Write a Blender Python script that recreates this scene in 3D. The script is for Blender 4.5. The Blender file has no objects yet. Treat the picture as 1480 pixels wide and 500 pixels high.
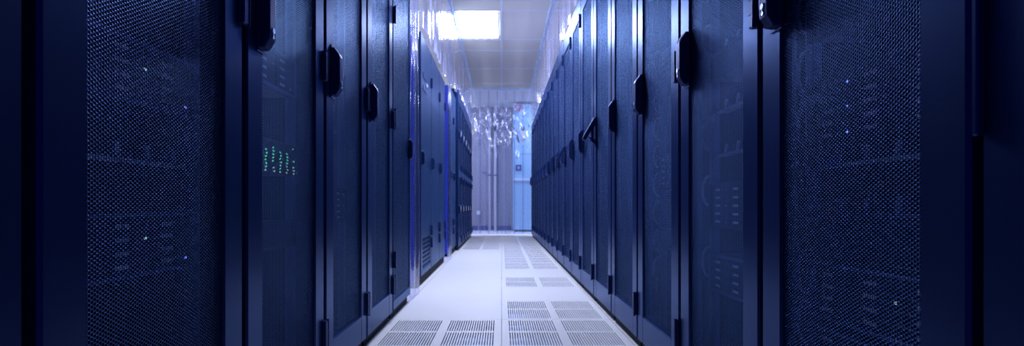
import bpy, math, random
from mathutils import Vector, Matrix, noise
random.seed(7)
sc = bpy.context.scene
COL = sc.collection
PI = math.pi

# ------------------------------------------------------------------ materials
def mat(name, base, rough=0.5, metal=0.0, spec=0.5, bump=0.0, bscale=400.0, var=0.0, coat=0.0, tint=None):
    m = bpy.data.materials.new(name); m.use_nodes = True
    nt = m.node_tree; p = nt.nodes['Principled BSDF']
    p.inputs['Base Color'].default_value = (*base, 1)
    p.inputs['Roughness'].default_value = rough
    p.inputs['Metallic'].default_value = metal
    p.inputs['Specular IOR Level'].default_value = spec
    p.inputs['Coat Weight'].default_value = coat
    if tint: p.inputs['Specular Tint'].default_value = (*tint, 1)
    tc = nt.nodes.new('ShaderNodeTexCoord')
    n = nt.nodes.new('ShaderNodeTexNoise'); n.inputs['Scale'].default_value = bscale
    n.inputs['Detail'].default_value = 3
    nt.links.new(tc.outputs['Object'], n.inputs['Vector'])
    if bump:
        b = nt.nodes.new('ShaderNodeBump'); b.inputs['Strength'].default_value = bump
        b.inputs['Distance'].default_value = 0.001
        nt.links.new(n.outputs['Fac'], b.inputs['Height']); nt.links.new(b.outputs['Normal'], p.inputs['Normal'])
    if var:
        n2 = nt.nodes.new('ShaderNodeTexNoise'); n2.inputs['Scale'].default_value = 3.0
        nt.links.new(tc.outputs['Object'], n2.inputs['Vector'])
        r = nt.nodes.new('ShaderNodeMapRange')
        r.inputs['To Min'].default_value = max(0.02, rough - var); r.inputs['To Max'].default_value = rough + var
        nt.links.new(n2.outputs['Fac'], r.inputs['Value']); nt.links.new(r.outputs['Result'], p.inputs['Roughness'])
    return m

def emis(name, col, s):
    m = bpy.data.materials.new(name); m.use_nodes = True
    nt = m.node_tree; nt.nodes.clear()
    e = nt.nodes.new('ShaderNodeEmission'); e.inputs['Color'].default_value = (*col, 1); e.inputs['Strength'].default_value = s
    o = nt.nodes.new('ShaderNodeOutputMaterial'); nt.links.new(e.outputs[0], o.inputs[0])
    return m

def math_node(nt, op, a, b=None, c=None):
    n = nt.nodes.new('ShaderNodeMath'); n.operation = op
    for i, v in enumerate((a, b, c)):
        if v is None: continue
        if isinstance(v, (int, float)): n.inputs[i].default_value = v
        else: nt.links.new(v, n.inputs[i])
    return n.outputs[0]

def perforated(name, base, rough, spec, pitch=0.0068, hole=0.0027, metal=0.0):
    """sheet metal in the local YZ plane punched with a hexagonal pattern of round holes"""
    m = bpy.data.materials.new(name); m.use_nodes = True
    nt = m.node_tree; p = nt.nodes['Principled BSDF']
    p.inputs['Base Color'].default_value = (*base, 1); p.inputs['Roughness'].default_value = rough
    p.inputs['Specular IOR Level'].default_value = spec; p.inputs['Metallic'].default_value = metal
    p.inputs['Specular Tint'].default_value = (0.27, 0.54, 1.0, 1)
    tc = nt.nodes.new('ShaderNodeTexCoord'); sp = nt.nodes.new('ShaderNodeSeparateXYZ')
    nt.links.new(tc.outputs['Object'], sp.inputs[0])
    y, z = sp.outputs[1], sp.outputs[2]
    c = pitch * 0.866
    def dist(dy, dz):
        a = math_node(nt, 'WRAP', math_node(nt, 'ADD', y, dy), c, -c)
        b = math_node(nt, 'WRAP', math_node(nt, 'ADD', z, dz), pitch / 2, -pitch / 2)
        return math_node(nt, 'SQRT', math_node(nt, 'ADD', math_node(nt, 'MULTIPLY', a, a), math_node(nt, 'MULTIPLY', b, b)))
    d = math_node(nt, 'MINIMUM', dist(0, 0), dist(c, pitch / 2))
    al = math_node(nt, 'GREATER_THAN', d, hole)
    nt.links.new(al, p.inputs['Alpha'])
    # rounded punched rims
    h = nt.nodes.new('ShaderNodeMapRange'); h.interpolation_type = 'SMOOTHSTEP'
    h.inputs['From Min'].default_value = hole - 0.0003; h.inputs['From Max'].default_value = hole + 0.0016
    nt.links.new(d, h.inputs['Value'])
    b = nt.nodes.new('ShaderNodeBump'); b.inputs['Strength'].default_value = 1.0; b.inputs['Distance'].default_value = 0.0016
    nt.links.new(h.outputs['Result'], b.inputs['Height']); nt.links.new(b.outputs['Normal'], p.inputs['Normal'])
    return m

def plastic(name, tint, body, body_fac, rough, ior=1.45, gloss=1.0):
    """clear PVC curtain film: tinted see-through, fresnel gloss, a little milky body"""
    m = bpy.data.materials.new(name); m.use_nodes = True
    nt = m.node_tree; nt.nodes.clear()
    o = nt.nodes.new('ShaderNodeOutputMaterial')
    t = nt.nodes.new('ShaderNodeBsdfTransparent'); t.inputs[0].default_value = (*tint, 1)
    d = nt.nodes.new('ShaderNodeBsdfDiffuse'); d.inputs[0].default_value = (*body, 1)
    tl = nt.nodes.new('ShaderNodeBsdfTranslucent'); tl.inputs[0].default_value = (*body, 1)
    md = nt.nodes.new('ShaderNodeMixShader'); md.inputs[0].default_value = 0.5
    nt.links.new(d.outputs[0], md.inputs[1]); nt.links.new(tl.outputs[0], md.inputs[2])
    m1 = nt.nodes.new('ShaderNodeMixShader'); m1.inputs[0].default_value = body_fac
    nt.links.new(t.outputs[0], m1.inputs[1]); nt.links.new(md.outputs[0], m1.inputs[2])
    g = nt.nodes.new('ShaderNodeBsdfGlossy'); g.inputs[0].default_value = (0.92, 0.92, 1, 1); g.inputs['Roughness'].default_value = rough
    f = nt.nodes.new('ShaderNodeFresnel'); f.inputs[0].default_value = ior
    tc = nt.nodes.new('ShaderNodeTexCoord')
    n = nt.nodes.new('ShaderNodeTexNoise'); n.inputs['Scale'].default_value = 9; n.inputs['Detail'].default_value = 2
    nt.links.new(tc.outputs['Object'], n.inputs['Vector'])
    b = nt.nodes.new('ShaderNodeBump'); b.inputs['Strength'].default_value = 0.25; b.inputs['Distance'].default_value = 0.01
    nt.links.new(n.outputs['Fac'], b.inputs['Height']); nt.links.new(b.outputs['Normal'], g.inputs['Normal'])
    mx = nt.nodes.new('ShaderNodeMixShader')
    nt.links.new(math_node(nt, 'MULTIPLY', f.outputs[0], gloss), mx.inputs[0]); nt.links.new(m1.outputs[0], mx.inputs[1]); nt.links.new(g.outputs[0], mx.inputs[2])
    nt.links.new(mx.outputs[0], o.inputs[0])
    return m

M = {}
M['rack'] = mat('navy rack paint', (0.011, 0.031, 0.13), 0.31, 0.5, 0.5, 0.03, 900, 0.02, tint=(0.42, 0.62, 1.0))
M['rack_in'] = mat('dark rack interior', (0.004, 0.008, 0.045), 0.5, 0, 0.2, 0.03, tint=(0.3, 0.5, 1.0))
M['mesh'] = perforated('perforated steel', (0.008, 0.032, 0.125), 0.33, 0.5, metal=0.62)
M['black'] = mat('black moulded plastic', (0.014, 0.028, 0.115), 0.33, 0.3, 0.4, 0.03, tint=(0.3, 0.5, 1.0))
M['gap'] = mat('black rubber plinth', (0.002, 0.002, 0.012), 0.7, 0, 0.2, 0.03)
M['chrome'] = mat('chrome lock', (0.8, 0.82, 0.9), 0.2, 1.0)
M['cab'] = mat('blue grey cabinet steel', (0.02, 0.062, 0.17), 0.36, 0.45, 0.5, 0.05, 700, 0.04, tint=(0.35, 0.55, 1.0))
M['steel'] = mat('galvanised steel', (0.55, 0.68, 0.9), 0.4, 0.0, 0.5, 0.05)
M['server'] = mat('server black steel', (0.005, 0.010, 0.05), 0.4, 0.3, 0.3, 0.04, tint=(0.3, 0.5, 1.0))
M['tray'] = mat('painted tray steel', (0.11, 0.19, 0.55), 0.4, 0.1, 0.4, 0.04, tint=(0.3, 0.5, 1.0))
M['ring'] = mat('pale cable ring', (0.6, 0.75, 1.0), 0.35, 0, 0.5)
M['tag'] = mat('pale equipment tag', (0.75, 0.82, 1.0), 0.6)
M['tag_orange'] = mat('orange equipment tag', (1.0, 0.22, 0.03), 0.6)
M['tag_blue'] = mat('blue equipment tag', (0.04, 0.07, 0.8), 0.6)
M['led_blue'] = emis('blue indicator light', (0.12, 0.2, 1.0), 1.6)
M['led_green'] = emis('green indicator light', (0.12, 0.8, 0.42), 0.9)
M['led_pale'] = emis('pale indicator light', (0.45, 0.8, 0.8), 0.6)
M['floor_perf'] = mat('white floor laminate tile', (0.84, 0.82, 0.84), 0.38, 0, 0.5, 0.03, 300, 0.04)
M['plenum'] = mat('raised floor void', (0.42, 0.55, 1.0), 0.8)
M['ceiling'] = mat('ceiling tile', (0.80, 0.77, 0.68), 0.9, 0, 0.2, 0.2, 260)
M['tbar'] = mat('ceiling grid bar', (0.86, 0.90, 0.98), 0.5)
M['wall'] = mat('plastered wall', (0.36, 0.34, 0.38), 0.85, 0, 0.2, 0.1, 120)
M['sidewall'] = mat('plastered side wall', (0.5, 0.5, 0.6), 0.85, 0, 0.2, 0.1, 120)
M['base'] = mat('dark blue baseboard', (0.06, 0.06, 0.22), 0.5)
M['pipe'] = mat('cream painted pipe', (0.72, 0.66, 0.66), 0.5)
M['clamp'] = mat('grey pipe clamp', (0.16, 0.17, 0.28), 0.5)
M['unit'] = mat('pale blue white cabinet', (0.40, 0.68, 0.86), 0.4, 0, 0.5, 0.03)
M['unit_dark'] = mat('dark display panel', (0.02, 0.05, 0.22), 0.3)
M['unit_mid'] = mat('grey blue panel seam', (0.22, 0.36, 0.58), 0.5)
M['white'] = mat('white enamel', (0.82, 0.82, 0.88), 0.4)
M['red'] = mat('red sign lettering', (0.75, 0.02, 0.06), 0.5)
M['light'] = emis('lamp diffuser', (0.68, 0.76, 1.0), 36)
M['light_cross'] = emis('passage lamp diffuser', (0.68, 0.76, 1.0), 26)
M['tube'] = emis('added fill tube', (0.62, 0.70, 1.0), 60)  # glow of the added fill battens only
M['pvc'] = plastic('clear curtain film', (0.84, 0.85, 0.98), (0.72, 0.72, 1.0), 0.46, 0.10, 1.45, 1.3)
M['pvc_end'] = plastic('clear wrinkled curtain film', (0.70, 0.76, 0.99), (0.5, 0.58, 1.0), 0.16, 0.2, 1.5, 3.0)
M['pvc_gap'] = plastic('clear smooth curtain film', (0.84, 0.87, 1.0), (0.5, 0.55, 1.0), 0.10, 0.12, 1.3, 0.3)
M['blue_side'] = mat('vivid blue side panel', (0.02, 0.05, 0.55), 0.5, 0, 0.4, 0.03)

for k in M:
    if k.startswith('led'): M[k].cycles.emission_sampling = 'NONE'
    elif k in ('light', 'light_cross', 'tube'): M[k].cycles.emission_sampling = 'FRONT'
def floor_material():
    m = mat('white floor laminate', (0.84, 0.82, 0.84), 0.38, 0, 0.5, 0.03, 300, 0.04)
    nt = m.node_tree; p = nt.nodes['Principled BSDF']
    tc = nt.nodes.new('ShaderNodeTexCoord'); sp = nt.nodes.new('ShaderNodeSeparateXYZ'); nt.links.new(tc.outputs['Object'], sp.inputs[0])
    lx = math_node(nt, 'LESS_THAN', math_node(nt, 'ABSOLUTE', math_node(nt, 'WRAP', sp.outputs[0], 0.3, -0.3)), 0.0022)
    ly = math_node(nt, 'LESS_THAN', math_node(nt, 'ABSOLUTE', math_node(nt, 'WRAP', math_node(nt, 'SUBTRACT', sp.outputs[1], TY0), TP / 2, -TP / 2)), 0.0014)
    f = math_node(nt, 'MAXIMUM', math_node(nt, 'MULTIPLY', lx, 0.7), math_node(nt, 'MULTIPLY', ly, 0.35))
    mx = nt.nodes.new('ShaderNodeMix'); mx.data_type = 'RGBA'
    mx.inputs['A'].default_value = (0.84, 0.82, 0.84, 1); mx.inputs['B'].default_value = (0.2, 0.22, 0.36, 1)
    nt.links.new(f, mx.inputs['Factor']); nt.links.new(mx.outputs['Result'], p.inputs['Base Color'])
    return m
TY0, TP = 2.55, 0.617
M['floor'] = floor_material()

# ------------------------------------------------------------------ mesh building
class MB:
    def __init__(s): s.v = []; s.f = []; s.smooth = []
    def add(s, verts, faces, smooth=False):
        b = len(s.v); s.v += [tuple(v) for v in verts]
        s.f += [tuple(b + i for i in f) for f in faces]; s.smooth += [smooth] * len(faces)
        return s
    def box(s, x0, x1, y0, y1, z0, z1, c=0.0):
        if x0 > x1: x0, x1 = x1, x0
        if y0 > y1: y0, y1 = y1, y0
        if z0 > z1: z0, z1 = z1, z0
        if c <= 0:
            v = [(x, y, z) for x in (x0, x1) for y in (y0, y1) for z in (z0, z1)]
            return s.add(v, [(0, 1, 3, 2), (4, 6, 7, 5), (0, 4, 5, 1), (2, 3, 7, 6), (0, 2, 6, 4), (1, 5, 7, 3)])
        c = min(c, (x1 - x0) * .45, (y1 - y0) * .45, (z1 - z0) * .45)
        lo = (x0, y0, z0); hi = (x1, y1, z1); v = []; idx = {}
        for sx in (0, 1):
            for sy in (0, 1):
                for sz in (0, 1):
                    for ax in range(3):
                        q = []
                        for k, sg in enumerate((sx, sy, sz)):
                            e = hi[k] if sg else lo[k]
                            if k != ax: e += -c if sg else c
                            q.append(e)
                        idx[(sx, sy, sz, ax)] = len(v); v.append(q)
        f = []
        def ordr(ids):
            ctr = sum((Vector(v[i]) for i in ids), Vector()) / len(ids)
            n = ctr - Vector([(a + b) / 2 for a, b in zip(lo, hi)])
            u = Vector(v[ids[0]]) - ctr; w = n.cross(u)
            return sorted(ids, key=lambda i: math.atan2((Vector(v[i]) - ctr).dot(w), (Vector(v[i]) - ctr).dot(u) * (w.length / max(u.length, 1e-9))))
        for ax in range(3):
            for sg in (0, 1):
                ids = [idx[(a, b, d, ax)] for a in (0, 1) for b in (0, 1) for d in (0, 1) if (a, b, d)[ax] == sg]
                f.append(ordr(ids))
        for ax in range(3):
            o = [k for k in range(3) if k != ax]
            for s1 in (0, 1):
                for s2 in (0, 1):
                    ids = []
                    for t in (0, 1):
                        sg = [0, 0, 0]; sg[ax] = t; sg[o[0]] = s1; sg[o[1]] = s2
                        ids += [idx[(*sg, o[0])], idx[(*sg, o[1])]]
                    f.append(ordr(ids))
        for a in (0, 1):
            for b in (0, 1):
                for d in (0, 1):
                    f.append(ordr([idx[(a, b, d, k)] for k in range(3)]))
        return s.add(v, f)
    def prism_y(s, prof, y0, y1, c=0.0):
        """(x,z) profile extruded along y, the ends drawn in a little by c"""
        n = len(prof)
        cx = sum(p[0] for p in prof) / n; cz = sum(p[1] for p in prof) / n
        def inset(p):
            dx, dz = cx - p[0], cz - p[1]; L = math.hypot(dx, dz) or 1
            return (p[0] + dx / L * c, p[1] + dz / L * c)
        ins = [inset(p) for p in prof]
        rings = [[(x, y0, z) for x, z in ins], [(x, y0 + c, z) for x, z in prof], [(x, y1 - c, z) for x, z in prof], [(x, y1, z) for x, z in ins]]
        v = sum(rings, []); f = [tuple(range(n))[::-1], tuple(range(3 * n, 4 * n))]
        for r in range(3):
            for i in range(n):
                j = (i + 1) % n
                f.append((r * n + i, r * n + j, (r + 1) * n + j, (r + 1) * n + i))
        return s.add(v, f)
    def cyl(s, p0, p1, r, n=12, r1=None, caps=True):
        p0, p1 = Vector(p0), Vector(p1); d = (p1 - p0).normalized()
        a = d.orthogonal().normalized(); b = d.cross(a); r1 = r if r1 is None else r1
        v = [p0 + (a * math.cos(2 * PI * i / n) + b * math.sin(2 * PI * i / n)) * r for i in range(n)]
        v += [p1 + (a * math.cos(2 * PI * i / n) + b * math.sin(2 * PI * i / n)) * r1 for i in range(n)]
        s.add(v, [(i, (i + 1) % n, n + (i + 1) % n, n + i) for i in range(n)], True)
        if caps: s.add(v, [tuple(range(n))[::-1], tuple(range(n, 2 * n))])
        return s
    def tube(s, pts, r, n=8):
        pts = [Vector(p) for p in pts]; v = []; prev = None
        for i, p in enumerate(pts):
            d = (pts[min(i + 1, len(pts) - 1)] - pts[max(i - 1, 0)]).normalized()
            a = d.orthogonal().normalized() if prev is None else (prev - d * prev.dot(d)).normalized()
            prev = a; b = d.cross(a)
            v += [p + (a * math.cos(2 * PI * k / n) + b * math.sin(2 * PI * k / n)) * r for k in range(n)]
        f = [(i * n + k, i * n + (k + 1) % n, (i + 1) * n + (k + 1) % n, (i + 1) * n + k) for i in range(len(pts) - 1) for k in range(n)]
        s.add(v, f, True); s.add(v, [tuple(range(n))[::-1], tuple(range(len(v) - n, len(v)))])
        return s
    def build(s, name, m, parent=None, loc=(0, 0, 0)):
        me = bpy.data.meshes.new(name); me.from_pydata(s.v, [], s.f)
        me.polygons.foreach_set('use_smooth', s.smooth)
        me.materials.append(m); me.update()
        o = bpy.data.objects.new(name, me); COL.objects.link(o)
        o.location = loc
        if parent is not None: o.parent = parent
        return o

def tag(o, label=None, cat=None, group=None, kind=None):
    if label: o['label'] = label
    if cat: o['category'] = cat
    if group: o['group'] = group
    if kind: o['kind'] = kind
    return o
def empty(name, loc=(0, 0, 0), rz=0):
    o = bpy.data.objects.new(name, None); COL.objects.link(o); o.location = loc; o.rotation_euler.z = rz
    o.empty_display_size = 0.1
    return o
def struct(o): o['kind'] = 'structure'; return o
def copy_tree(o, parent=None):
    c = o.copy(); COL.objects.link(c)
    if parent is not None: c.parent = parent
    for ch in list(o.children): copy_tree(ch, c)
    return c
def purge(o):
    for ch in list(o.children): purge(ch)
    bpy.data.objects.remove(o)

# ------------------------------------------------------------------ room
YB, YE, XW = -1.6, 14.2, 2.6
CEIL = 3.06
perf = set()
for j in (-1, 0, 1, 3): perf.add((0, j))
for j in range(5, 15): perf.add((0, j))
perf.add((-1, 0)); perf.add((-1, -1))
for j in range(9, 15): perf.add((-1, j))
fl = MB()
ys = [YB] + [TY0 + TP * j for j in range(-6, 20) if YB < TY0 + TP * j < YE] + [YE]
def jy(y): return round((y - TY0) / TP)
for a, b in zip(ys[:-1], ys[1:]):
    j = round((a - TY0) / TP) if a > YB else -99
    xs = [-XW, -0.6, 0.0, 0.6, XW]
    for xi in range(4):
        if xi in (1, 2) and (xi - 2, j) in perf: continue
        fl.box(xs[xi], xs[xi + 1], a, b, -0.03, 0.0)
struct(fl.build('floor', M['floor']))
struct(MB().box(-XW, XW, YB, YE, -0.07, -0.05).build('floor_underside', M['plenum']))
ce = struct(MB().box(-XW, XW, YB, YE, CEIL, CEIL + 0.05).build('ceiling', M['ceiling']))
g = MB()
for x in (-2.4, -1.8, -1.2, -0.6, 0, 0.6, 1.2, 1.8, 2.4): g.box(x - 0.012, x + 0.012, YB, YE, CEIL - 0.006, CEIL)
for y in (0.17, 1.37, 2.57, 3.77, 4.37, 5.97, 7.12, 8.37, 8.97, 10.17, 11.37, 12.0, 13.3): g.box(-XW, XW, y - 0.012, y + 0.012, CEIL - 0.0055, CEIL)
struct(g.build('ceiling_grid', M['tbar'], ce))
struct(MB().box(-XW - 0.1, XW + 0.1, YE, YE + 0.1, -0.42, CEIL + .05).build('wall_back', M['wall']))
struct(MB().box(-XW - 0.1, -XW, YB, YE, -0.42, CEIL + .05).build('wall_left', M['sidewall']))
struct(MB().box(XW, XW + 0.1, YB, YE, -0.42, CEIL + .05).build('wall_right', M['sidewall']))
struct(MB().box(-XW, 0.24, YE - 0.018, YE, 0.0, 0.115, 0.004).build('baseboard_back', M['base']))

# ------------------------------------------------------------------ perforated floor tiles
def perf_tile():
    w, l = 0.6, TP
    root = empty('perforated_floor_tile')
    cols = ((0.035, 0.28), (0.32, 0.565)); rows = ((0.026, 0.285), (0.318, 0.577))
    fr = MB(); e = 0.0012
    xs = [e, cols[0][0], cols[0][1], cols[1][0], cols[1][1], w - e]; yy = [e, rows[0][0], rows[0][1], rows[1][0], rows[1][1], l - e]
    for i in range(5):
        for j in range(5):
            if i in (1, 3) and j in (1, 3): continue
            fr.box(xs[i], xs[i + 1], yy[j], yy[j + 1], -0.028, 0)
    fr.build('tile_frame', M['floor_perf'], root)
    for c0, c1 in cols:
        for r0, r1 in rows:
            p = MB(); n = 20; pitch = (c1 - c0) / n; half = pitch * 0.22
            p.box(c0, c0 + pitch / 2 - half, r0, r1, -0.012, 0)
            for k in range(n - 1):
                x = c0 + pitch * (k + 1); p.box(x - pitch / 2 + half, x + pitch / 2 - half, r0, r1, -0.012, 0)
            p.box(c1 - pitch / 2 + half, c1, r0, r1, -0.012, 0)
            p.build('slotted_panel', M['floor_perf'], root)
    return root
ORD = ['first', 'second', 'third', 'fourth', 'fifth', 'sixth', 'seventh', 'eighth', 'ninth', 'tenth', 'eleventh', 'twelfth', 'thirteenth',
       'fourteenth', 'fifteenth', 'sixteenth', 'seventeenth', 'eighteenth', 'nineteenth']
tproto = perf_tile(); first = True
cnt = {0: 0, -1: 0}
for (i, j) in sorted(perf, key=lambda t: (t[0], t[1])):
    if j < 0: continue
    o = tproto if first else copy_tree(tproto); first = False
    o.location = (0.6 * i, TY0 + TP * j, 0)
    if i == 0:
        lab = {0: 'slotted white floor tile beside the unbroken rack row, whole one at the picture bottom',
               1: 'slotted white floor tile just beyond the bottom one on the unbroken rack row side',
               3: 'slotted white floor tile standing alone between plain tiles'}.get(j)
        if lab is None: lab = 'slotted white floor tile, %s of the long far strip along the unbroken rack row' % ORD[j - 5]
    else:
        lab = 'slotted white floor tile at the picture bottom on the curtained row side' if j == 0 else \
              'slotted white floor tile, %s of the short far strip on the curtained row side' % ORD[j - 9]
    tag(o, lab, 'floor tile', 'slotted floor tiles in the aisle')
# the two tiles under the camera are plain
fill = MB()
for (i, j) in perf:
    if j < 0: fill.box(0.6 * i, 0.6 * i + 0.6, TY0 + TP * j, TY0 + TP * (j + 1), -0.03, 0)
struct(fill.build('floor', M['floor']))

# ------------------------------------------------------------------ racks
RH = 2.25
def handle_mesh(open_=False):
    prof = [(0, 1.02), (-0.017, 1.021), (-0.03, 1.042), (-0.032, 1.062), (-0.032, 1.155), (-0.028, 1.166), (-0.012, 1.188), (0, 1.19)]
    mb = MB()
    if not open_:
        mb.prism_y(prof, 0.198, 0.238, 0.004)
        mb.box(-0.004, 0.0, 0.193, 0.243, 1.012, 1.198, 0.002)
    else:
        mb.box(-0.006, 0.0, 0.193, 0.243, 1.0, 1.198, 0.003)
        lever = [(0, 1.185), (-0.012, 1.19), (-0.085, 1.062), (-0.082, 1.048), (-0.066, 1.045), (0, 1.15)]
        mb.prism_y(lever, 0.2, 0.236, 0.003)
        mb.prism_y([(0, 1.05), (-0.05, 1.07), (-0.02, 1.03), (0, 1.01)], 0.21, 0.226, 0.002)
    return mb
def rack(stile=0.088, open_=False, hinges=(0.195, 1.1, 2.032), band=None, latches=None, h=RH, top_rail=0.165, contents=True):
    """front at local x=0 facing -x, hinge edge at -y, handle edge at +y"""
    root = empty('server_rack')
    b = MB(); w = 0.292
    b.box(0.032, 1.0, -w, -w + 0.004, 0.035, h); b.box(0.032, 1.0, w - 0.004, w, 0.035, h)
    b.box(0.034, 1.0, -w + 0.004, w - 0.004, h - 0.03, h); b.box(0.034, 1.0, -w + .004, w - .004, 0.035, 0.06)
    b.box(0.985, 1.0, -w + .004, w - .004, 0.06, h - .03)
    for s in (-1, 1):
        b.box(0.032, 0.055, s * (w - 0.005), s * (w - 0.035), 0.06, h - 0.03)
    b.build('casing', M['rack_in'], root)
    for s in (-1, 1):
        r = MB(); r.box(0.085, 0.088, s * 0.262, s * 0.236, 0.07, h - .05, 0.0); r.box(0.088, 0.12, s * 0.262, s * 0.259, 0.07, h - .05)
        r.build('mounting_rail', M['tray'], root)
    MB().box(0.02, 0.99, -0.285, 0.285, 0, 0.035).build('plinth', M['gap'], root)
    W = 0.2905; z0, z1 = 0.04, h - 0.012
    d = MB(); c = 0.005
    d.box(0, 0.03, -W, -W + stile, z0, z1, c); d.box(0, 0.03, W - stile, W, z0, z1, c)
    d.box(0.0006, 0.0294, -W + stile - 0.006, W - stile + 0.006, z0 + 0.0006, 0.158, c); d.box(0.0006, 0.0294, -W + stile - 0.006, W - stile + 0.006, z1 - top_rail, z1 - 0.0006, c)
    door = d.build('door', M['rack'], root)
    p = MB().box(0.006, 0.0067, -W + stile - 0.004, W - stile + 0.004, 0.154, z1 - top_rail + 0.004)
    p.build('mesh_panel', M['mesh'], door)
    if band:
        MB().box(-0.002, 0.012, -W + 0.01, W - 0.01, 1.03, 1.13, 0.003).build('door_band', M[band], door)
    if latches:
        for z in latches:
            q = MB().box(-0.03, 0.0, 0.18, 0.25, z - 0.06, z + 0.06, 0.008).build('latch', M['black'], door)
            MB().box(-0.034, -0.0302, 0.195, 0.235, z - 0.035, z + 0.045, 0.001).build('latch_tag', M['white'], door)
    else:
        handle_mesh(open_).build('handle', M['black'], door)
        k = MB()
        if open_: k.cyl((-0.03, 0.218, 1.05), (-0.042, 0.218, 1.045), 0.008, 12)
        else:
            k.cyl((-0.031, 0.218, 1.066), (-0.0345, 0.218, 1.066), 0.007, 14); k.cyl((-0.031, 0.218, 1.05), (-0.0335, 0.218, 1.05), 0.0045, 12)
            k.box(-0.0335, -0.031, 0.2165, 0.2195, 1.052, 1.062)
        k.build('lock', M['chrome'], door)
    for z in hinges:
        hb = MB()
        hb.box(-0.014, 0.002, -0.298, -0.268, z - 0.05, z + 0.05, 0.003)
        for t in (-0.017, 0.017): hb.box(-0.0152, -0.012, -0.2975, -0.2685, z + t - 0.001, z + t + 0.001)
        hb.cyl((-0.012, -0.294, z - 0.053), (-0.012, -0.294, z + 0.053), 0.0045, 10)
        hb.build('hinge', M['black'], door)
    return root

RE = [0.725 + 0.6 * k for k in range(19)]           # rack joints of the unbroken row
RX = 0.6
def rc(k): return RE[k] - 0.3
def lc(k): return 0.73 + 0.605 * k - 0.3025
proto = rack(); proto_open = rack(open_=True); proto_far = rack(stile=0.055); proto_far_open = rack(stile=0.055, open_=True)
proto_band = rack(stile=0.05, band='black'); proto_left = rack(stile=0.05, band='cab', latches=(0.57, 1.62), hinges=(0.13, 1.0, 1.16))
G1, G2 = 'server racks of the unbroken row', 'server racks of the curtained row'
for k in range(19):
    src = proto_open if k == 5 else proto if k < 8 else proto_far_open if k == 8 else proto_far if k < 12 else proto_band
    o = copy_tree(src); o.location = (RX, rc(k), 0)
    lab = {0: 'dark server rack cut off by the picture edge at the end of the unbroken row',
           1: 'big navy server rack whose mesh door shows cable hooks and an orange tag',
           2: 'navy mesh door server rack with sloping trays, after the one with an orange tag',
           3: 'navy server rack with a column of cable rings behind its mesh, in the unbroken row',
           5: 'navy server rack in the unbroken row with its door handle swung open',
           8: 'narrow looking server rack with a half open handle, far along the unbroken row',
           18: 'last server rack at the far end of the unbroken row, by the hanging curtain'}.get(k)
    if lab is None:
        lab = 'navy server rack with %s door, %s in the unbroken row from the camera' % ('a dark banded' if k >= 12 else 'a mesh', ORD[k])
    tag(o, lab, 'server rack', G1)
    if k == 0:
        MB().box(-0.012, 0.0, 0.2905 - 0.009, 0.2905, 0.72, 2.2, 0.002).build('edge_strip', M['rack'], [c for c in o.children if c.name.startswith('door')][0])
for k in range(5):
    o = copy_tree(proto); o.location = (-RX, lc(k), 0); o.rotation_euler.z = PI
    lab = ['dark server rack cut off by the picture edge at the end of the curtained row',
           'big shadowy navy server rack with a broad mesh door, in the curtained row',
           'navy server rack with a patch of green lights behind its mesh',
           'navy mesh door server rack just beyond the one with green lights',
           'navy mesh door server rack two beyond the one with green lights'][k]
    tag(o, lab, 'server rack', G2)
for k in range(6):
    o = copy_tree(proto_left); o.location = (-RX, 8.22 + 0.6 * k, 0); o.rotation_euler.z = PI
    tag(o, 'far rack with white tagged latches, %s of six past the lower cabinets' % ORD[k], 'server rack', 'far racks with white tagged latches')
for p in (proto, proto_open, proto_far, proto_far_open, proto_band, proto_left): purge(p)

# pale mesh cabinet before the first curtain gap (hinges towards the camera)
def pale_rack():
    root = empty('server_rack', (-RX, 3.455, 0), PI)
    h = RH; w = 0.292
    b = MB()
    b.box(0.032, 1.0, -w, -w + .02, 0.035, h); b.box(0.032, 1.0, w - .02, w, 0.035, h); b.box(0.032, 1.0, -w + .02, w - .02, h - .03, h)
    b.box(0.03, 1.0, -w + .02, w - .02, 0.035, .06); b.box(0.98, 1.0, -w + .02, w - .02, .06, h - .03)
    b.build('casing', M['rack_in'], root)
    MB().box(0.02, 0.99, -0.285, 0.285, 0, 0.035).build('plinth', M['gap'], root)
    W = 0.2905
    d = MB()
    d.box(0, .03, -W, -W + .02, .045, h - .01, .004); d.box(0, .03, W - .02, W, .045, h - .01, .004)
    d.box(0.0006, .0294, -W + .015, W - .015, .0456, .10, .004); d.box(0.0006, .0294, -W + .015, W - .015, h - .06, h - .0106, .004)
    door = d.build('door', M['cab'], root)
    MB().box(0.004, 0.0047, -W + .017, W - .017, .097, h - .056).build('mesh_panel', M['mesh'], door)
    MB().prism_y([(0, .93), (-.012, .932), (-.022, .945), (-.022, 1.04), (-.012, 1.058), (0, 1.06)], -0.275, -0.245, .003).build('handle', M['black'], door)
    for z in (.2, .33, 1.12, 1.69):
        MB().box(-.014, .002, .268, .298, z - .045, z + .045, .003).cyl((-.012, .294, z - .048), (-.012, .294, z + .048), .0045, 10).build('hinge', M['black'], door)
    return tag(root, 'paler server rack with full width mesh door, last before the first curtain gap', 'server rack', G2)
pale_rack()

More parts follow.
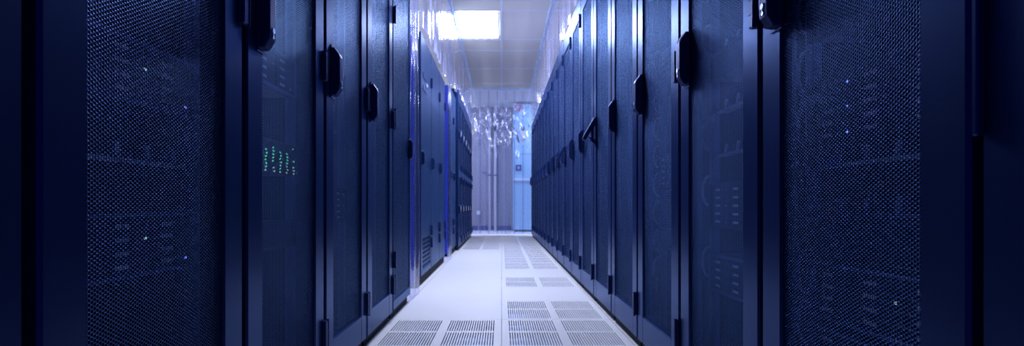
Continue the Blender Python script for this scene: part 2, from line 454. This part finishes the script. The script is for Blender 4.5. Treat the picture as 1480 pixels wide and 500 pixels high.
# lower closed cabinets between the curtain gaps
def low_cabinet(y0, y1, doors, vent, h=2.0, label='', x=-0.63, side=True):
    root = empty('equipment_cabinet', (x, 0, 0))
    b = MB(); b.box(-0.95, -0.022, y0, y1, 0.06, h, 0.006); b.build('casing', M['rack_in'] if vent else M['cab'], root)
    if side: MB().box(-0.94, -0.03, y0 - .006, y0 - .0005, 0.03, h - .004, .002).build('side_panel', M['blue_side'], root)['label'] = 'vivid blue side panel'
    MB().box(-0.94, -0.012, y0 + .01, y1 - .01, 0, 0.06).build('plinth', M['gap'], root)
    for (a, c) in doors:
        mb = MB(); z0 = 0.07
        if vent:
            # door sheet round a louvre opening
            va, vc, vz0, vz1 = a + 0.09, c - 0.06, 0.12, 0.37
            mb.box(-.02, 0, a, c, vz1, h - .01, .004); mb.box(-.02, 0, a, c, z0, vz0, .004)
            mb.box(-.02, 0, a, va, vz0 - .004, vz1 + .004, 0); mb.box(-.02, 0, vc, c, vz0 - .004, vz1 + .004, 0)
        else: mb.box(-.02, 0, a, c, z0, h - .01, .004)
        d = mb.build('door', M['cab'], root)
        if vent:
            gr = MB(); n = 7
            for k in range(n + 1):
                z = vz0 + (vz1 - vz0) * k / n; gr.box(-.012, -.004, va, vc, z - .007, z + .007)
            for k in range(10):
                y = va + (vc - va) * k / 9; gr.box(-.0115, -.003, y - .007, y + .007, vz0, vz1)
            gr.build('vent_grille', M['cab'], d)
        for z in (0.3, 0.41, 1.72): MB().box(0.0, .016, c - .03, c + .004, z - .045, z + .045, .003).build('hinge', M['black'], d)
        MB().prism_y([(0, .95), (.012, .952), (.022, .965), (.022, 1.04), (.012, 1.058), (0, 1.06)], a + .04, a + .07, .003).build('handle', M['black'], d)
        if vent:
            MB().box(0, .004, a + .12, a + .30, 1.66, 1.70, .001).build('name_plate', M['black'], d)
            MB().box(0, .004, a + .12, a + .30, 1.56, 1.60, .001).build('name_plate', M['black'], d)
            MB().box(0, .012, a + .30, a + .34, 1.612, 1.642, .003).build('warning_plate', M['steel'], d)
    return tag(root, label, 'cabinet', 'low cabinets in the curtained row')
low_cabinet(4.32, 5.12, [(4.46, 5.11)], True, label='lower blue grey cabinet with a vent grille near the floor')
low_cabinet(5.125, 6.34, [(5.13, 5.78), (5.79, 6.335)], False, side=False, label='lower blue grey double cabinet beside the one with a vent grille')
low_cabinet(6.98, 7.89, [(6.99, 7.43), (7.44, 7.88)], False, h=2.1, label='blue grey cabinet behind the second hanging curtain strip')

# ------------------------------------------------------------------ rack contents
def server(hgt, kind='bays', depth=0.6):
    """origin at base of the face, face at local x=0 facing -x, width .44 along y"""
    root = empty('rack_server')
    MB().box(0.004, depth, -0.218, 0.218, 0.002, hgt - 0.002, 0.002).build('chassis', M['server'], root)
    fz = MB()
    fz.box(-0.006, 0.004, -0.232, 0.232, 0.001, 0.008, .001); fz.box(-0.006, 0.004, -0.232, 0.232, hgt - 0.008, hgt - 0.001, .001)
    fz.box(-0.006, 0.004, -0.232, -0.212, 0.008, hgt - .008); fz.box(-0.006, 0.004, 0.212, 0.232, 0.008, hgt - .008)
    fz.build('bezel', M['tray'] if kind == 'bays' else M['server'], root)
    rows = max(1, round(hgt / 0.032))
    if kind in ('bays', 'switch'):
        cols = 3
        for c in range(cols):
            for r in range(rows):
                y0 = -0.205 + 0.41 * c / cols; y1 = y0 + 0.41 / cols - 0.006
                z0 = 0.011 + (hgt - 0.022) * r / rows; z1 = z0 + (hgt - 0.022) / rows - 0.003
                bay = MB().box(-0.003, 0.0035, y0, y1, z0, z1, 0.001).build('drive_bay', M['server'], root)
                zz = (z0 + z1) / 2
                MB().box(-0.0045, -0.003, y0 + .07, y0 + .105, zz - .003, zz + .004).build('bay_tag', M['tag'], bay)
                if (c + r) % 2 == 0 and c != 1 if kind == 'switch' else (c + 2 * r) % 5 == 0:
                    MB().box(-0.0046, -0.003, y0 + .018, y0 + .023, zz - .0022, zz + .0022).build('indicator_light', M['led_blue'] if (c != 1) else M['led_pale'], bay)
    return root
def port_panel():
    root = empty('network_switch')
    MB().box(0.004, 0.4, -0.218, 0.218, 0.002, 0.098, .002).build('chassis', M['server'], root)
    MB().box(-0.004, 0.004, -0.23, 0.23, 0.001, 0.099, .002).build('face', M['server'], root)
    for c in range(8):
        for r in range(9):
            if c * 9 + r in (3, 17, 29, 44, 58): continue
            y = -0.19 + 0.053 * c + random.uniform(-.005, .005); z = 0.008 + 0.0098 * r
            if r > 4 + random.randrange(5): continue
            MB().box(-0.0065, -0.0042, y - .004, y + .004, z - .0025, z + .0025).build('port_light', M['led_pale'] if r < 3 and random.random() < .6 else M['led_green'], root)
    return root
def cable_manager(tagmat=None):
    root = empty('cable_manager')
    p = MB(); p.box(0.0, 0.003, -0.232, 0.232, 0.0, 0.036); p.box(-0.03, 0.0, -0.225, 0.225, 0.0, 0.003, .001)
    p.build('panel', M['server'], root)
    MB().box(-0.032, -0.0302, -0.225, 0.225, -0.003, 0.006, .0006).build('lip', M['ring'], root)
    for y in (-0.2, -0.11, -0.02, 0.07, 0.16):
        MB().prism_y([(-0.0299, 0.0035), (-0.026, 0.0035), (-0.021, 0.034), (-0.025, 0.036)], y, y + 0.014, .001).build('finger', M['ring'], root)
    if tagmat: MB().box(-0.0335, -0.0322, 0.16, 0.20, -0.002, 0.02).build('label_tag', tagmat, root)
    return root
def ring_bar(zs, lo, hi):
    root = empty('cable_ring_bar')
    MB().box(0.034, 0.054, 0.238, 0.2545, lo, hi, .002).build('upright', M['tray'], root)
    for z in zs:
        pts = [(0.079, .2368, z - .048)]
        for i in range(13):
            a = -PI / 2 - PI * i / 12
            pts.append((0.077 + .022 * math.cos(a), .2368, z + .048 * math.sin(a) if abs(math.sin(a)) < .99 else z + .048 * math.sin(a)))
        pts.append((0.079, .2368, z + .048))
        MB().tube(pts, 0.0042, 8).build('cable_ring', M['ring'], root)
    MB().box(0.060, 0.063, 0.15, 0.238, zs[2] + .036, zs[2] + .056, .001).build('label_strap', M['ring'], root)
    return root
def put(o, side, yc, z, face=0.084):
    if side > 0: o.location = (RX + face, yc, z)
    else: o.location = (-RX - face, yc, z); o.rotation_euler.z = PI
    return o
srv2 = server(0.12, 'bays'); srv_sw = server(0.145, 'switch'); srv1 = server(0.086, 'plain'); cmg = cable_manager(); cmo = cable_manager(M['tag_orange']); cmb = cable_manager(M['tag_blue'])
def use(src, side, yc, z, label, cat, group, face=0.078):
    return tag(put(copy_tree(src), side, yc, z, face), label, cat, group)
GS, GC = 'servers behind the mesh doors', 'cable trays behind the mesh doors'
Y1, Y2, Y3 = rc(1), rc(2), rc(3)
A1 = 'in the rack with the orange tag'
use(srv2, 1, Y1, 0.395, 'black server with three columns of drives, below the orange tagged tray', 'server', GS)
use(srv_sw, 1, Y1, 0.755, 'black server with blue lights above the hooked trays ' + A1, 'server', GS)
use(srv1, 1, Y1, 0.52, 'plain black server just under the orange tagged tray', 'server', GS)
use(srv1, 1, Y1, 0.985, 'plain black server above the blue lit one ' + A1, 'server', GS)
use(srv2, 1, Y1, 0.26, 'black server with drives, lowest one showing ' + A1, 'server', GS)
use(cmb, 1, Y1, 0.715, 'pale hooked cable tray with a small blue tag', 'cable tray', GC, 0.13)
use(cmo, 1, Y1, 0.612, 'pale hooked cable tray with a small orange tag', 'cable tray', GC, 0.13)
use(cmg, 1, Y1, 1.085, 'pale hooked cable tray high up ' + A1, 'cable tray', GC, 0.13)
B = 'in the third rack of the unbroken row'
use(cmg, 1, Y2, 1.12, 'pale sloping cable tray near the ring, topmost ' + B, 'cable tray', GC, 0.13)
use(cmg, 1, Y2, 0.93, 'pale hooked cable tray, middle one ' + B, 'cable tray', GC, 0.13)
use(cmg, 1, Y2, 0.79, 'pale hooked cable tray, lowest one ' + B, 'cable tray', GC, 0.13)
use(srv_sw, 1, Y2, 0.56, 'black server with dotted lights, lower half ' + B, 'server', GS)
use(srv1, 1, Y2, 1.028, 'plain black server between the cable trays ' + B, 'server', GS)
use(srv2, 1, Y2, 0.36, 'black server with drives, lowest ' + B, 'server', GS)
C3 = 'in the rack with a column of cable rings'
use(srv2, 1, Y3, 1.15, 'black server with drives, upper one ' + C3, 'server', GS)
use(srv_sw, 1, Y3, 0.7, 'black server with small lights, middle one ' + C3, 'server', GS)
use(srv1, 1, Y3, 0.45, 'plain black server, lower one ' + C3, 'server', GS)
GR = 'bars of cable rings behind the mesh doors'
def rbar(yc, zs, lab):
    o = ring_bar(zs, 0.1, 2.1); o.location = (RX, yc, 0); tag(o, lab, 'cable ring bar', GR)
rbar(Y1, (0.376, 0.487, 0.81, 0.925, 1.06, 1.3), 'upright bar of pale cable rings behind the mesh ' + A1)
rbar(Y2, (0.45, 0.68, 0.86, 1.17, 1.35), 'upright bar of pale cable rings ' + B)
rbar(Y3, (0.36, 0.48, 0.6, 0.72, 0.84, 0.96, 1.08, 1.25), 'upright bar with a close column of cable rings in the unbroken row')
L1, L2, L3 = lc(1), lc(2), lc(3)
D1 = 'in the big shadowy rack'
use(srv2, -1, L1, 0.50, 'black server with drives, lowest ' + D1, 'server', GS)
use(cmg, -1, L1, 0.715, 'pale hooked cable tray ' + D1, 'cable tray', GC, 0.13)
use(srv2, -1, L1, 0.82, 'black server with drives above the tray ' + D1, 'server', GS)
pp = port_panel(); put(pp, -1, L2, 0.725, 0.072); tag(pp, 'network switch glowing with columns of green lights behind the mesh', 'network switch', 'network gear')
use(srv2, -1, L2, 0.98, 'black server with drives above the green lit switch', 'server', GS)
use(srv1, -1, L2, 0.5, 'plain black server below the green lit switch', 'server', GS)
use(srv_sw, -1, L3, 0.56, 'black server with a few blue lights beyond the green lit rack', 'server', GS)
for p in (srv2, srv_sw, srv1, cmg, cmo, cmb): purge(p)

# ------------------------------------------------------------------ ceiling lamps and added fill battens
def lamp(x0, x1, y0, y1, label, m):
    root = empty('ceiling_light', ((x0 + x1) / 2, (y0 + y1) / 2, CEIL))
    w, l = (x1 - x0) / 2, (y1 - y0) / 2; f = MB()
    f.box(-w, -w + .02, -l, l, -.022, -.007, .002); f.box(w - .02, w, -l, l, -.022, -.007, .002)
    f.box(-w + .02, w - .02, -l, -l + .02, -.022, -.007, .002); f.box(-w + .02, w - .02, l - .02, l, -.022, -.007, .002)
    f.build('frame', M['tbar'], root)
    MB().add([(-w + .018, -l + .018, -.016), (-w + .018, l - .018, -.016), (w - .018, l - .018, -.016), (w - .018, -l + .018, -.016)], [(0, 1, 2, 3)]).build('diffuser', m, root)
    return tag(root, label, 'ceiling light', 'square ceiling lamps')
lamp(-0.585, -0.035, 7.15, 8.25, 'bright square ceiling lamp set in the tiles over the aisle', M['light'])
lamp(-0.585, -0.035, 3.80, 4.90, 'bright ceiling lamp above the aisle, hidden over the picture top', M['light'])
lamp(-1.75, -1.2, 12.3, 13.4, 'bright ceiling lamp in the cross passage, hidden behind the curtained row', M['light_cross'])
lamp(1.2, 1.75, 12.3, 13.4, 'bright ceiling lamp in the cross passage, hidden behind the unbroken row', M['light_cross'])
def batten(x, y, label):  # added unseen fill lamps, brighten the ceiling, curtains and upper rack fronts
    root = empty('fill_batten', (x, y, 2.86))
    MB().box(-.05, .05, -.62, .62, .0, .04, .006).build('tray', M['white'], root)
    MB().cyl((0, -.6, -.02), (0, .6, -.02), .016, 10, caps=False).build('tube', M['tube'], root)
    for e in (-.605, .605): MB().box(-.02, .02, e - .012, e + .012, -.04, .0, .003).build('tube_holder', M['white'], root)
    for e in (-.45, .45): MB().cyl((0, e, .04), (0, e, CEIL - 2.86), .006, 8).build('hanger', M['steel'], root)
    tag(root, label, 'batten light', 'added unseen fill battens behind the racks')
for q in range(5):
    for sx in (-1, 1):
        batten(sx * 1.72, 3.2 + 1.9 * q, '%s added fill batten behind the %s row, hidden by its racks' % (ORD[q], 'unbroken' if sx > 0 else 'curtained'))

# ------------------------------------------------------------------ curtain rails
RZ = 3.035
def rail(x, y0, y1, label):
    root = empty('curtain_rail', (x, 0, RZ))
    c = MB(); c.box(-.016, .016, y0, y1, -.014, .014, .003); c.build('channel', M['steel'], root)
    n = int((y1 - y0) / 0.45)
    for k in range(n + 1):
        y = y0 + .06 + (y1 - y0 - .12) * k / n
        MB().box(-.02, .02, y - .03, y + .03, -.016, .018, .003).cyl((0, y, -.028), (0, y, -.016), .008, 8).build('rail_clip', M['steel'], root)
    return tag(root, label, 'curtain rail', 'curtain rails under the ceiling')
rail(-0.61, 2.6, 11.74, 'long steel curtain rail over the curtained rack row')
rail(0.61, 2.6, 11.74, 'long steel curtain rail over the unbroken rack row')
xr = empty('curtain_rail', (0, 11.78, RZ))
MB().box(-.62, .62, -.014, .014, -.026, .012, .003).build('channel', M['steel'], xr)
for k in range(7):
    x = -.54 + .18 * k
    MB().box(x - .03, x + .03, -.02, .02, -.03, .016, .003).build('rail_clip', M['steel'], xr)
tag(xr, 'short steel curtain rail crossing the aisle end', 'curtain rail', 'curtain rails under the ceiling')

# ------------------------------------------------------------------ plastic curtains
def strip(parent, a, b, z0, z1, m, amp, seed, along='y', flow=0.0, nz=26, nu=12, wrinkle=0.0, wz=(0, 0), kick=0.0):
    """one hanging film strip between a and b along the rail (local coords), gently wavy"""
    v = []; f = []
    for j in range(nz + 1):
        t = j / nz; z = z1 + (z0 - z1) * t
        for i in range(nu + 1):
            s = i / nu; u = a + (b - a) * s
            off = amp * math.sin(2 * PI * (s * 1.0 + seed * .37)) * (0.35 + .65 * t)
            off += amp * .7 * noise.noise(Vector((u * 4 + seed, z * .8, seed * 3.1)))
            off += flow * math.sin(PI * t) + kick * max(0, t - .9) * 10
            if wrinkle:
                k = max(0.0, 1 - abs(z - wz[0]) / wz[1])
                off += wrinkle * k * (noise.noise(Vector((u * 7 + z * 1.2, z * 2.6, 1.7))) + .45 * noise.noise(Vector((u * 15 + z * 4, z * 7 - u * 3, 4.2))))
            v.append((off, u, z) if along == 'y' else (u, off, z))
    for j in range(nz):
        for i in range(nu):
            k = j * (nu + 1) + i; f.append((k, k + 1, k + nu + 2, k + nu + 1))
    o = MB().add(v, f, True).build('strip', m, parent)
    return o
def curtain(loc, label):
    return tag(empty('plastic_curtain', loc), label, 'plastic curtain', 'clear plastic curtains')
cl = curtain((-0.61, 0, 0), 'clear plastic strip curtain hanging over the curtained rack row')
y = 2.65; n = 0
while y < 11.6:
    gap = 3.72 < y + .15 < 4.3 or 6.33 < y + .15 < 6.97
    if not gap:
        a, b = y, y + .33
        for g0, g1 in ((3.76, 4.31), (6.345, 6.965)):
            if a < g0 < b: b = g0
            if a < g1 < b: a = g1
        zb = max([2.28 if b < 3.8 else 2.03] + ([2.13] if b > 6.9 else []) + ([2.28] if b > 7.88 else []))
        strip(cl, a, b, zb, RZ - .034, M['pvc'], 0.011, n + random.random())
    y += .29; n += 1
for (a, b, lab, nn, m2) in ((3.77, 4.13, 'clear plastic strip curtain reaching the floor beside the pale mesh rack', 2, 'pvc_gap'),
                   (6.37, 6.75, 'clear plastic strip curtain reaching the floor past the double cabinet', 2, 'pvc_gap')):
    c = curtain((-0.60, 0, 0), lab)
    for k in range(nn):
        w = (b - a) / nn
        strip(c, a + w * k - .01, a + w * (k + 1) + .01, 0.015, RZ - .034, M[m2], 0.012, 3 + k * .4 + a, nz=40)
cr = curtain((0.61, 0, 0), 'clear plastic strip curtain hanging over the unbroken rack row')
y = 2.65; n = 0
while y < 11.6:
    strip(cr, y, y + .33, 2.275, RZ - .034, M['pvc'], 0.006, n * 1.3 + random.random()); y += .29; n += 1
cend = curtain((0, 11.80, 0), 'wrinkled clear plastic curtain hanging across the aisle end')
for k in range(7):
    a = -.62 + .177 * k
    strip(cend, a - .012, a + .189, 0.03, RZ - .03, M['pvc_end'], 0.02, k * 1.7 + .3, along='x', nz=90, nu=16, wrinkle=0.11, wz=(2.15, .55))

# ------------------------------------------------------------------ beyond the end curtain
def vpipe(x, label):
    root = empty('vertical_pipe', (x, YE - 0.06, 0))
    MB().cyl((0, 0, 0), (0, 0, CEIL), .034, 20).build('pipe', M['pipe'], root)
    MB().cyl((0, 0, 1.35), (0, 0, 1.385), .042, 20).box(-.05, .05, .0, .058, 1.352, 1.383, .003).build('clamp', M['clamp'], root)
    return tag(root, label, 'pipe', 'vertical pipes on the end wall')
vpipe(-.30, 'cream vertical pipe on the end wall, nearer the socket box')
vpipe(-.155, 'cream vertical pipe on the end wall, nearer the white cabinet')
hk = empty('wall_bracket', (-.43, YE, 1.44))
MB().box(-.05, .05, -.03, 0, -.018, .018, .004).cyl((0, -.03, 0), (0, -.07, 0), .012, 10).build('bracket_body', M['clamp'], hk)
tag(hk, 'small grey bracket on the end wall beside the pipes', 'bracket')
so = empty('socket_box', (-.57, YE, .44))
MB().box(-.06, .06, -.05, 0, -.06, .06, .006).build('box_body', M['wall'], so)
MB().box(-.047, .047, -.054, -.05, -.047, .047, .002).build('cover', M['white'], so)
MB().cyl((0, -.018, -.06), (0, -.018, -.44), .012, 12).build('conduit', M['wall'], so)
tag(so, 'pale socket box with a conduit running down to the floor', 'socket box')
un = empty('cooling_cabinet', (0.276, 13.4, 0))
MB().box(0, .62, 0, .75, .05, 3.0, .006).build('casing', M['unit'], un)
for x in (.06, .52): MB().cyl((x, .06, 0), (x, .06, .05), .025, 12).build('foot', M['unit_dark'], un)
for z in (2.33, 1.83): MB().box(.002, .618, -.003, 0.0, z - .006, z + .006).build('panel_seam', M['unit_mid'], un)
MB().box(.003, .617, -.03, 0, 1.195, 1.245, .004).build('grab_rail', M['white'], un)
MB().box(.06, .14, -.006, 0, 1.73, 1.77, .002).build('badge', M['unit_mid'], un)
ds = MB().box(.055, .19, -.016, 0, 1.43, 1.575, .012).build('display', M['unit_dark'], un)
MB().box(.09, .155, -.02, -.016, 1.47, 1.535, .003).build('screen', M['unit_mid'], ds)
tag(un, 'tall pale blue white cabinet with red number at the aisle end', 'cabinet')
cu = bpy.data.curves.new('seventeen', 'FONT'); cu.body = '17'; cu.size = 0.2; cu.extrude = 0.006; cu.offset = 0.006
to = bpy.data.objects.new('number_lettering', cu); COL.objects.link(to)
bpy.context.view_layer.update()
me = bpy.data.meshes.new_from_object(to.evaluated_get(bpy.context.evaluated_depsgraph_get())); bpy.data.objects.remove(to)
me.materials.clear(); me.materials.append(M['red'])
nl = bpy.data.objects.new('number_lettering', me); COL.objects.link(nl); nl.parent = un
nl.location = (.0, -.008, 2.83); nl.rotation_euler = (PI / 2, 0, 0)

# ------------------------------------------------------------------ world, camera, view
w = bpy.data.worlds.new('World'); sc.world = w; w.use_nodes = True
bg = w.node_tree.nodes['Background']; bg.inputs[0].default_value = (0.035, 0.012, 0.6, 1); bg.inputs[1].default_value = 0.2
cam = bpy.data.cameras.new('camera'); co = bpy.data.objects.new('camera', cam); COL.objects.link(co)
co.location = (0, 0, 0.634); co.rotation_euler = (PI / 2, 0, 0)
cam.sensor_fit = 'HORIZONTAL'; cam.sensor_width = 36; cam.lens = 825 / 1480 * 36
cam.shift_x = 15 / 1480; cam.shift_y = 46 / 1480; cam.clip_start = 0.02; cam.clip_end = 100
cam.dof.use_dof = True; cam.dof.focus_distance = 1.5; cam.dof.aperture_fstop = 5.0
sc.camera = co
vs = sc.view_settings; vs.view_transform = 'Standard'; vs.look = 'None'; vs.gamma = 1; vs.use_curve_mapping = False; vs.exposure = 0.55
sc.cycles.use_denoising = True; sc.cycles.denoising_prefilter = 'NONE'; sc.cycles.denoising_input_passes = 'RGB_ALBEDO_NORMAL'; sc.cycles.transparent_max_bounces = 24; sc.cycles.max_bounces = 10
sc.cycles.sample_clamp_indirect = 6
